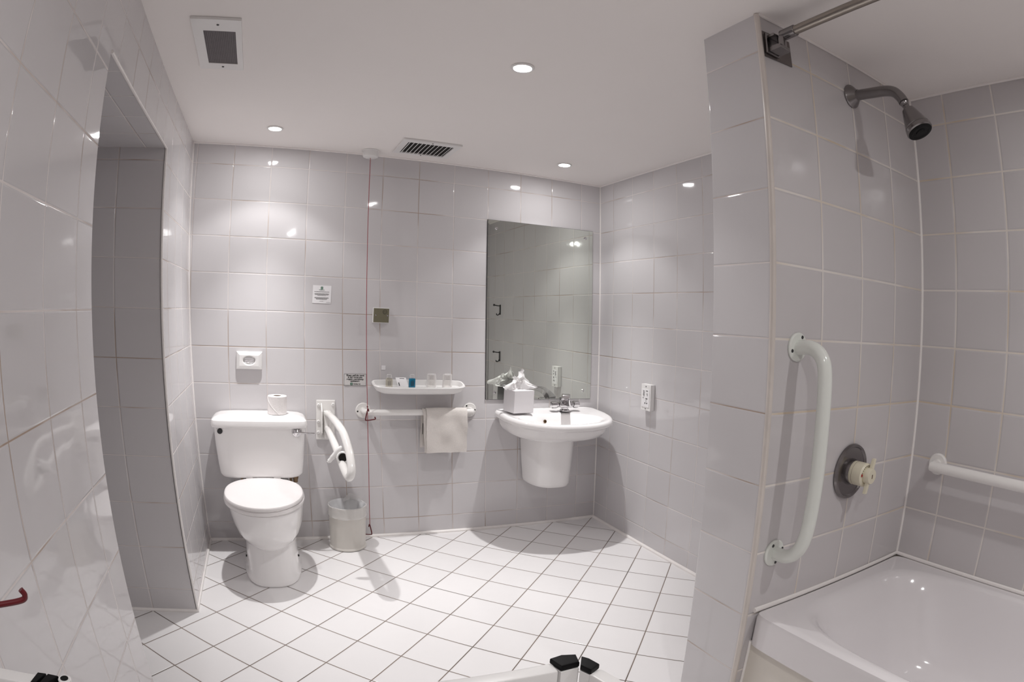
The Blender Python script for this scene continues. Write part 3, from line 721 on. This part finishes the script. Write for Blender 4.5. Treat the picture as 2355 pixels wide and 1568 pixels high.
for z in (.0585, -.0605): MB().cyl(M_ @ V((-.030, 0, z)), M_ @ V((-.0315, 0, z)), .0032, 12).build('screw', DARK, t)

def hook(y, z, label):
    t = thing('coat_hook', label, 'hook', (xr(z), y, z), 'coat hooks behind the shower stub wall')
    M_ = RT(y, z)
    MB().box((-.006, -.011, -.045), (-.001, .011, .040), .002, 2, M_).build('back_plate', DARK, t)
    MB().tube([M_ @ V(p) for p in ((-.005, 0, .030), (-.030, 0, .032), (-.052, 0, .036))], .0042, 10).lathe([(.002, 0), (.008, .003), (.0095, .009), (.006, .016), (0, .018)], M_ @ V((-.050, 0, .036)), (-1, 0, .1), 16).build('upper_arm', DARK, t)
    MB().tube([M_ @ V(p) for p in ((-.005, 0, -.030), (-.018, 0, -.046), (-.032, 0, -.046), (-.036, 0, -.034))], .0045, 10).build('lower_hook', DARK, t)
hook(-1.62, 1.30, 'upper dark coat hook, seen in the left of the mirror')
hook(-1.62, .905, 'lower dark coat hook, seen in the mirror above the tissues')

t = thing('grab_rail', 'white horizontal grab rail on the tiled wall along the bath', 'grab rail', (xr(.835), -2.6, .835))
zr = .835; w0 = xr(zr)
MB().tube([(w0-.006, -2.235, zr), (w0-.030, -2.237, zr), (w0-.050, -2.246, zr), (w0-.058, -2.27, zr-.001), (w0-.058, -2.6, zr-.004), (w0-.058, -2.98, zr-.006), (w0-.050, -3.01, zr-.006), (w0-.006, -3.02, zr-.006)], .0178, 20, sub=8).build('bar', ENAMEL, t)
for y in (-2.235, -3.02): flange(MB(), (w0, y, zr), (-1, 0, 0), .036, .012).build('flange', ENAMEL, t)

# ------------------------------------------------------------------ shower wall fittings
t = thing('grab_rail', 'white upright grab rail on the shower stub wall', 'grab rail', (1.556, YS, .92))
yb = YS-.098
MB().tube([(1.556, YS-.006, 1.198), (1.556, YS-.050, 1.199), (1.556, YS-.083, 1.180), (1.557, yb, 1.135), (1.557, yb-.006, 1.0), (1.558, yb-.008, .85), (1.558, yb-.002, .735), (1.558, YS-.080, .680), (1.558, YS-.045, .655), (1.558, YS-.006, .651)], .0188, 20, sub=8).build('bar', GREENW, t)
for z, ang in ((1.199, (65, 200)), (.652, (120, 20, 285))):
    f = flange(MB(), (1.556, YS, z), (0, -1, 0), .037).build('flange', GREENW, t)
    for a in ang: MB().lathe([(.0048, 0), (.004, .001), (0, .0012)], (1.556+.028*math.cos(math.radians(a)), YS-.008, z+.028*math.sin(math.radians(a))), (0, -1, 0), 12).build('screw', DARK, f)

t = thing('shower_mixer', 'chrome round shower valve plate with cream temperature knob', 'shower valve', (1.866, YS, .842))
mo = V((1.866, YS-.0008, .842))
MB().lathe([(.082, 0), (.083, .004), (.080, .011), (.074, .012), (.071, .007), (.040, .006), (.038, .014), (.036, .020), (0, .020)], mo, (0, -1, 0), 64).build('mounting_plate', CHROMED, t)
k = MB().lathe([(.034, .018), (.035, .022), (.035, .062), (.031, .066), (.026, .066), (.026, .064), (0, .064)], mo, (0, -1, 0), 48).build('temperature_dial', CREAM, t)
mb = MB()
for q in range(11):
    a = math.radians(20+q*14); p = mo+V((-.0285*math.cos(a), -.0662, .0285*math.sin(a)))
    mb.box(p-V((.0011, .0006, .0013)), p+V((.0011, 0, .0013)))
mb.build('dial_marks', INK, k)
p = mo+V((-.0285, -.0663, .003)); MB().box(p-V((.0035, .0007, .004)), p+V((.0035, 0, .004))).build('red_mark', mat('red_mark', (.35, .01, .01), .5), k)
MB().lathe([(.0353, .030), (.0356, .0305), (.0353, .031)], mo, (0, -1, 0), 48, cap0=False, cap1=False).build('groove_line', BRASS, k)
kb = MB().lathe([(.023, .064), (.023, .082), (.021, .086), (0, .086)], mo, (0, -1, 0), 40)
for sg in (1, -1):
    kb.prism([mo+V((sg*.006-.006, -.070, sg*.018)), mo+V((sg*.006+.006, -.070, sg*.018)), mo+V((sg*.014+.005, -.070, sg*.050)), mo+V((sg*.014-.005, -.070, sg*.050))], (0, -.012, 0), .002)
kb = kb.build('flow_lever', CREAM, t)
MB().box(mo+V((-.002, -.0868, -.006)), mo+V((.002, -.0858, .006)), .0004).build('index_slot', BRASS, kb)

t = thing('overhead_shower', 'chrome fixed shower head on a bent arm above the bath', 'shower head', (1.833, YS, 1.951))
sx = 1.833
MB().lathe([(.037, .0008), (.0375, .004), (.035, .008), (.017, .026), (.017, .030)], (sx, YS, 1.951), (0, -1, 0), 40).build('mounting_flange', CHROMED, t)
MB().tube([(sx, YS-.02, 1.950), (sx, YS-.08, 1.945), (sx, YS-.130, 1.940), (sx, YS-.160, 1.930), (sx, YS-.180, 1.910), (sx, YS-.190, 1.892)], .0162, 22, sub=7).build('arm', CHROMED, t)
d_ = V((.02, -.42, -.9)).normalized(); p0 = V((sx, YS-.191, 1.889))
MB().lathe([(0, -.008), (.0125, -.006), (.015, 0), (.0125, .004), (.0115, .010), (.010, .011), (.010, .015), (.0115, .016), (.0115, .028)], p0, d_, 24).build('swivel', CHROMED, t)
MB().lathe([(.016, 0), (.0205, .003), (.0265, .020), (.0385, .058), (.0395, .0605), (.0385, .062), (.0410, .066), (.0415, .076), (.0375, .079)], p0+d_*.022, d_, 44).build('head', CHROMED, t)
MB().lathe([(.0380, .0765), (.0380, .0805), (.0280, .082), (.0275, .0815), (.015, .0815), (.0145, .083), (0, .083)], p0+d_*.022, d_, 40).build('spray_face', BLACK, t)

t = thing('shower_curtain_rail', 'steel curtain rail on a pivoting bracket at the stub wall top', 'curtain rail', (1.49, YS, 2.0))
MB().prism([(1.434, YS-.0008, 1.944), (1.549, YS-.0008, 1.948), (1.545, YS-.0008, 2.024), (1.432, YS-.0008, 2.019)], (0, -.003, 0)).build('back_plate', mat('plate_steel', (.16, .14, .135), .35, metal=.7), t)
br_ = MB().prism([(1.440, YS-.0045, 1.953), (1.490, YS-.0045, 1.951), (1.492, YS-.0045, 2.004), (1.440, YS-.0045, 2.012)], (0, -.010, 0), .003)
br_.prism([(1.446, YS-.014, 1.956), (1.486, YS-.014, 1.954), (1.486, YS-.014, 1.966), (1.446, YS-.014, 1.968)], (0, -.042, 0), .004)
br_.prism([(1.446, YS-.014, 1.998), (1.486, YS-.014, 1.996), (1.486, YS-.014, 2.004), (1.446, YS-.014, 2.006)], (0, -.022, 0), .003)
br_.cyl((1.468, YS-.043, 1.958), (1.468, YS-.043, 1.998), .012, 20, .002)
br_.build('pivot_bracket', CHROMED, t)
ra, rb = V((1.474, YS-.040, 2.004)), V((1.496, -3.75, 2.058))
rd = (rb-ra).normalized()
MB().lathe([(.013, 0), (.0155, .002), (.0155, .048), (.0135, .050)], ra, rd, 28).build('end_sleeve', CHROMED, t)
MB().cyl(ra+rd*.046, rb, .0125, 24).build('rail', STEEL, t)

# ------------------------------------------------------------------ bath
t = thing('bathtub', 'white acrylic bath with cream side panel below the shower', 'bathtub', (1.9, -2.9, 0))
bx0, bx1, by0, by1, bz = 1.513, 2.284, -3.72, YS-.004, .490
mxc, myc = (bx0+bx1)/2, (by0+by1)/2
def bo(z, k, p=40): 
    return sell(mxc, myc, (bx1-bx0)/2-k, (by1-by0)/2-k, p, z, 96)
def ti(z, kx0, kx1, ky1, ky0, p):
    x0, x1, y0, y1 = bx0+kx0, bx1-kx1, by0+ky0, by1-ky1
    return sell((x0+x1)/2, (y0+y1)/2, (x1-x0)/2, (y1-y0)/2, p, z, 96)
MB().loft([bo(.385, .006), bo(.385, .0), bo(.470, 0), bo(.481, .003), bo(.4855, .012), bo(.486, .022),
           ti(.486, .034, .046, .050, .06, 5.2), ti(.4835, .042, .055, .064, .07, 5), ti(.475, .049, .062, .085, .08, 4.8), ti(.43, .062, .076, .125, .10, 4.6), ti(.32, .090, .100, .175, .14, 4.2), ti(.235, .125, .130, .225, .18, 4),
           ti(.205, .150, .155, .26, .22, 3.8), ti(.195, .175, .175, .29, .27, 3.6), ti(.186, .180, .180, .295, .275, 3.6), ti(.182, .24, .23, .36, .4, 3)], cap0=False).build('tub', ACRYL, t)
MB().box((1.530, by0+.01, .002), (1.545, by1-.001, .384), .002).build('side_panel', CREAMP, t)
MB().lathe([(.034, 0), (.034, .002), (.028, .004), (.012, .003), (0, .002)], (1.915, -2.62, .1835), n=32).build('waste', CHROME, t)

# ------------------------------------------------------------------ low folding screen in the foreground
t = thing('folding_screen', 'low white folding screen with black end caps along the bottom edge', 'screen', (.36, -2.53, 0))
zt = .80
def seg(a, b, w, z0, z1, bev=.003):
    a, b = V(a), V(b); d = (b-a); L_ = d.length; ang = math.atan2(d.y, d.x)
    return MB().box((0, -w/2, z0), (L_, w/2, z1), bev, 2, Matrix.Translation((a.x, a.y, 0)) @ Matrix.Rotation(ang, 4, 'Z'))
A0, A1 = (.098, -2.518), (.706, -2.536)
seg((.128, -2.5189), (.676, -2.5351), .022, zt-.030, zt-.004).build('top_rail', PLASTIC, t)
seg((.128, -2.5189), (.676, -2.5351), .012, .05, zt-.031).build('infill_panel', ENAMEL, t)
seg((.128, -2.5189), (.676, -2.5351), .022, .02, .05).build('bottom_rail', PLASTIC, t)
def cap(mb, pts, z0=zt-.006, z1=zt+.003): return mb.prism([(x, y, z0) for x, y in pts], (0, 0, z1-z0), .002)
post = [(.674, -2.523), (.692, -2.520), (.7105, -2.526), (.7055, -2.545), (.679, -2.546)]
MB().prism([(x, y, .02) for x, y in post], (0, 0, zt-.027), .001).build('end_post', PLASTIC, t)
cap(MB(), post).build('end_cap', BLACK, t)
postb = [(.7150, -2.533), (.7215, -2.542), (.7265, -2.560), (.7095, -2.569), (.7030, -2.552)]
pb_ = MB().prism([(x, y, .02) for x, y in postb], (0, 0, zt-.027), .001).build('end_post', PLASTIC, t)
cap(MB(), postb).build('end_cap', BLACK, t)
seg((.7180, -2.564), (.742, -2.66), .022, zt-.030, zt-.004).build('top_rail', PLASTIC, t)
seg((.7180, -2.564), (.742, -2.66), .012, .05, zt-.031).build('infill_panel', ENAMEL, t)
seg((-.046, -2.511), (.022, -2.514), .024, .02, zt-.002).build('wall_post', PLASTIC, t)
h = MB().prism([(.022, -2.503, zt-.03), (.034, -2.503, zt-.03), (.026, -2.526, zt-.03), (.018, -2.526, zt-.03)], (0, 0, .032), .001)
h.prism([(.037, -2.503, zt-.03), (.052, -2.505, zt-.03), (.040, -2.527, zt-.03), (.030, -2.527, zt-.03)], (0, 0, .032), .001)
h.build('hinge', BLACK, t)
h = MB().cyl((.0615, -2.508, zt-.05), (.0615, -2.508, zt+.001), .009, 20, .001)
h.box((.046, -2.530, zt-.03), (.060, -2.514, zt-.006), .002); h.box((.064, -2.528, zt-.028), (.078, -2.514, zt-.008), .002)
h.build('hinge_barrel', PLASTIC, t)
MB().cyl((.0615, -2.508, zt+.001), (.0615, -2.508, zt+.0018), .0055, 16).build('barrel_hole', BLACK, t)
MB().prism([(.082, -2.508, zt-.02), (.100, -2.508, zt-.02), (.098, -2.528, zt-.02), (.080, -2.528, zt-.02)], (0, 0, .016), .002).build('end_cap', BLACK, t)
MB().prism([(.100, -2.507, .02), (.128, -2.508, .02), (.128, -2.530, .02), (.100, -2.530, .02)], (0, 0, zt-.027), .001).build('hinge_post', PLASTIC, t)

# ------------------------------------------------------------------ lights
def spot(x, y, e, z=ZC-.012, size=112, blend=.35, col=(1, .985, .98)):
    l = bpy.data.lights.new('downlight_beam', 'SPOT'); l.energy = e; l.spot_size = math.radians(size); l.spot_blend = blend; l.shadow_soft_size = .018; l.color = col
    o = bpy.data.objects.new('downlight_beam', l); C.objects.link(o); o.location = (x, y, z)
    return o
def lamp(x, y, core, wide, disc):
    spot(x, y, core, size=68, blend=1)
    spot(x, y, wide, size=108, blend=.35)
    l = bpy.data.lights.new('downlight_spill', 'AREA'); l.shape = 'DISK'; l.size = .05; l.energy = disc; l.color = (1, .985, .98)
    o = bpy.data.objects.new('downlight_spill', l); C.objects.link(o); o.location = (x, y, ZC-.012)
for (x, y), c_ in zip(LIGHTS, (54, 54, 50)): lamp(x, y, c_, 8.5, 1.4)
HID = [(1.68, -3.15), (.55, -3.35)]  # the second is an unseen lamp added as fill from behind the viewer
for (x, y), e in zip(HID, (1.0, 1.6)):
    lamp(x, y, 16*e, 5*e, 3.4*e)
downlight(*HID[0], 'lit ceiling downlight above the bath, out of view')
downlight(*HID[1], 'added fill downlight behind the viewer, unseen')

w = bpy.data.worlds.new('world'); bpy.context.scene.world = w; w.use_nodes = True
w.node_tree.nodes['Background'].inputs[0].default_value = (.8, .78, .77, 1); w.node_tree.nodes['Background'].inputs[1].default_value = .05

# ------------------------------------------------------------------ camera (fisheye)
cam = bpy.data.cameras.new('camera'); co = bpy.data.objects.new('camera', cam); C.objects.link(co)
R3 = Matrix(((.9182438, -.0281933, -.3950107), (-.393187, .0540985, -.9178657), (.0472471, .9981375, .0385904)))
co.matrix_world = Matrix.Translation((.343, -3.1198, 1.2343)) @ R3.to_4x4()
cam.type = 'PANO'; cam.sensor_width = 36; cam.sensor_fit = 'HORIZONTAL'; cam.clip_start = .01
K = (0.04724116357101744, 6.313320950355972e-05, -6.701355951261763e-06, 2.907007436792953e-07)
SG = -1
cam.panorama_type = 'FISHEYE_LENS_POLYNOMIAL'
cam.fisheye_fov = math.radians(170)
cam.fisheye_polynomial_k0 = 0.0
for i, k in enumerate(K): setattr(cam, 'fisheye_polynomial_k%d' % (i+1), SG*k)
sc = bpy.context.scene
sc.camera = co
sc.view_settings.view_transform = 'Standard'; sc.view_settings.look = 'None'; sc.view_settings.gamma = 1; sc.view_settings.use_curve_mapping = False
sc.view_settings.exposure = 0.45
sc.cycles.use_adaptive_sampling = True; sc.cycles.adaptive_threshold = .03
sc.cycles.max_bounces = 12; sc.cycles.diffuse_bounces = 7; sc.cycles.glossy_bounces = 6; sc.cycles.transmission_bounces = 8; sc.cycles.transparent_max_bounces = 12
sc.cycles.sample_clamp_indirect = 6; sc.cycles.use_denoising = True
sc.cycles.caustics_reflective = False; sc.cycles.caustics_refractive = False
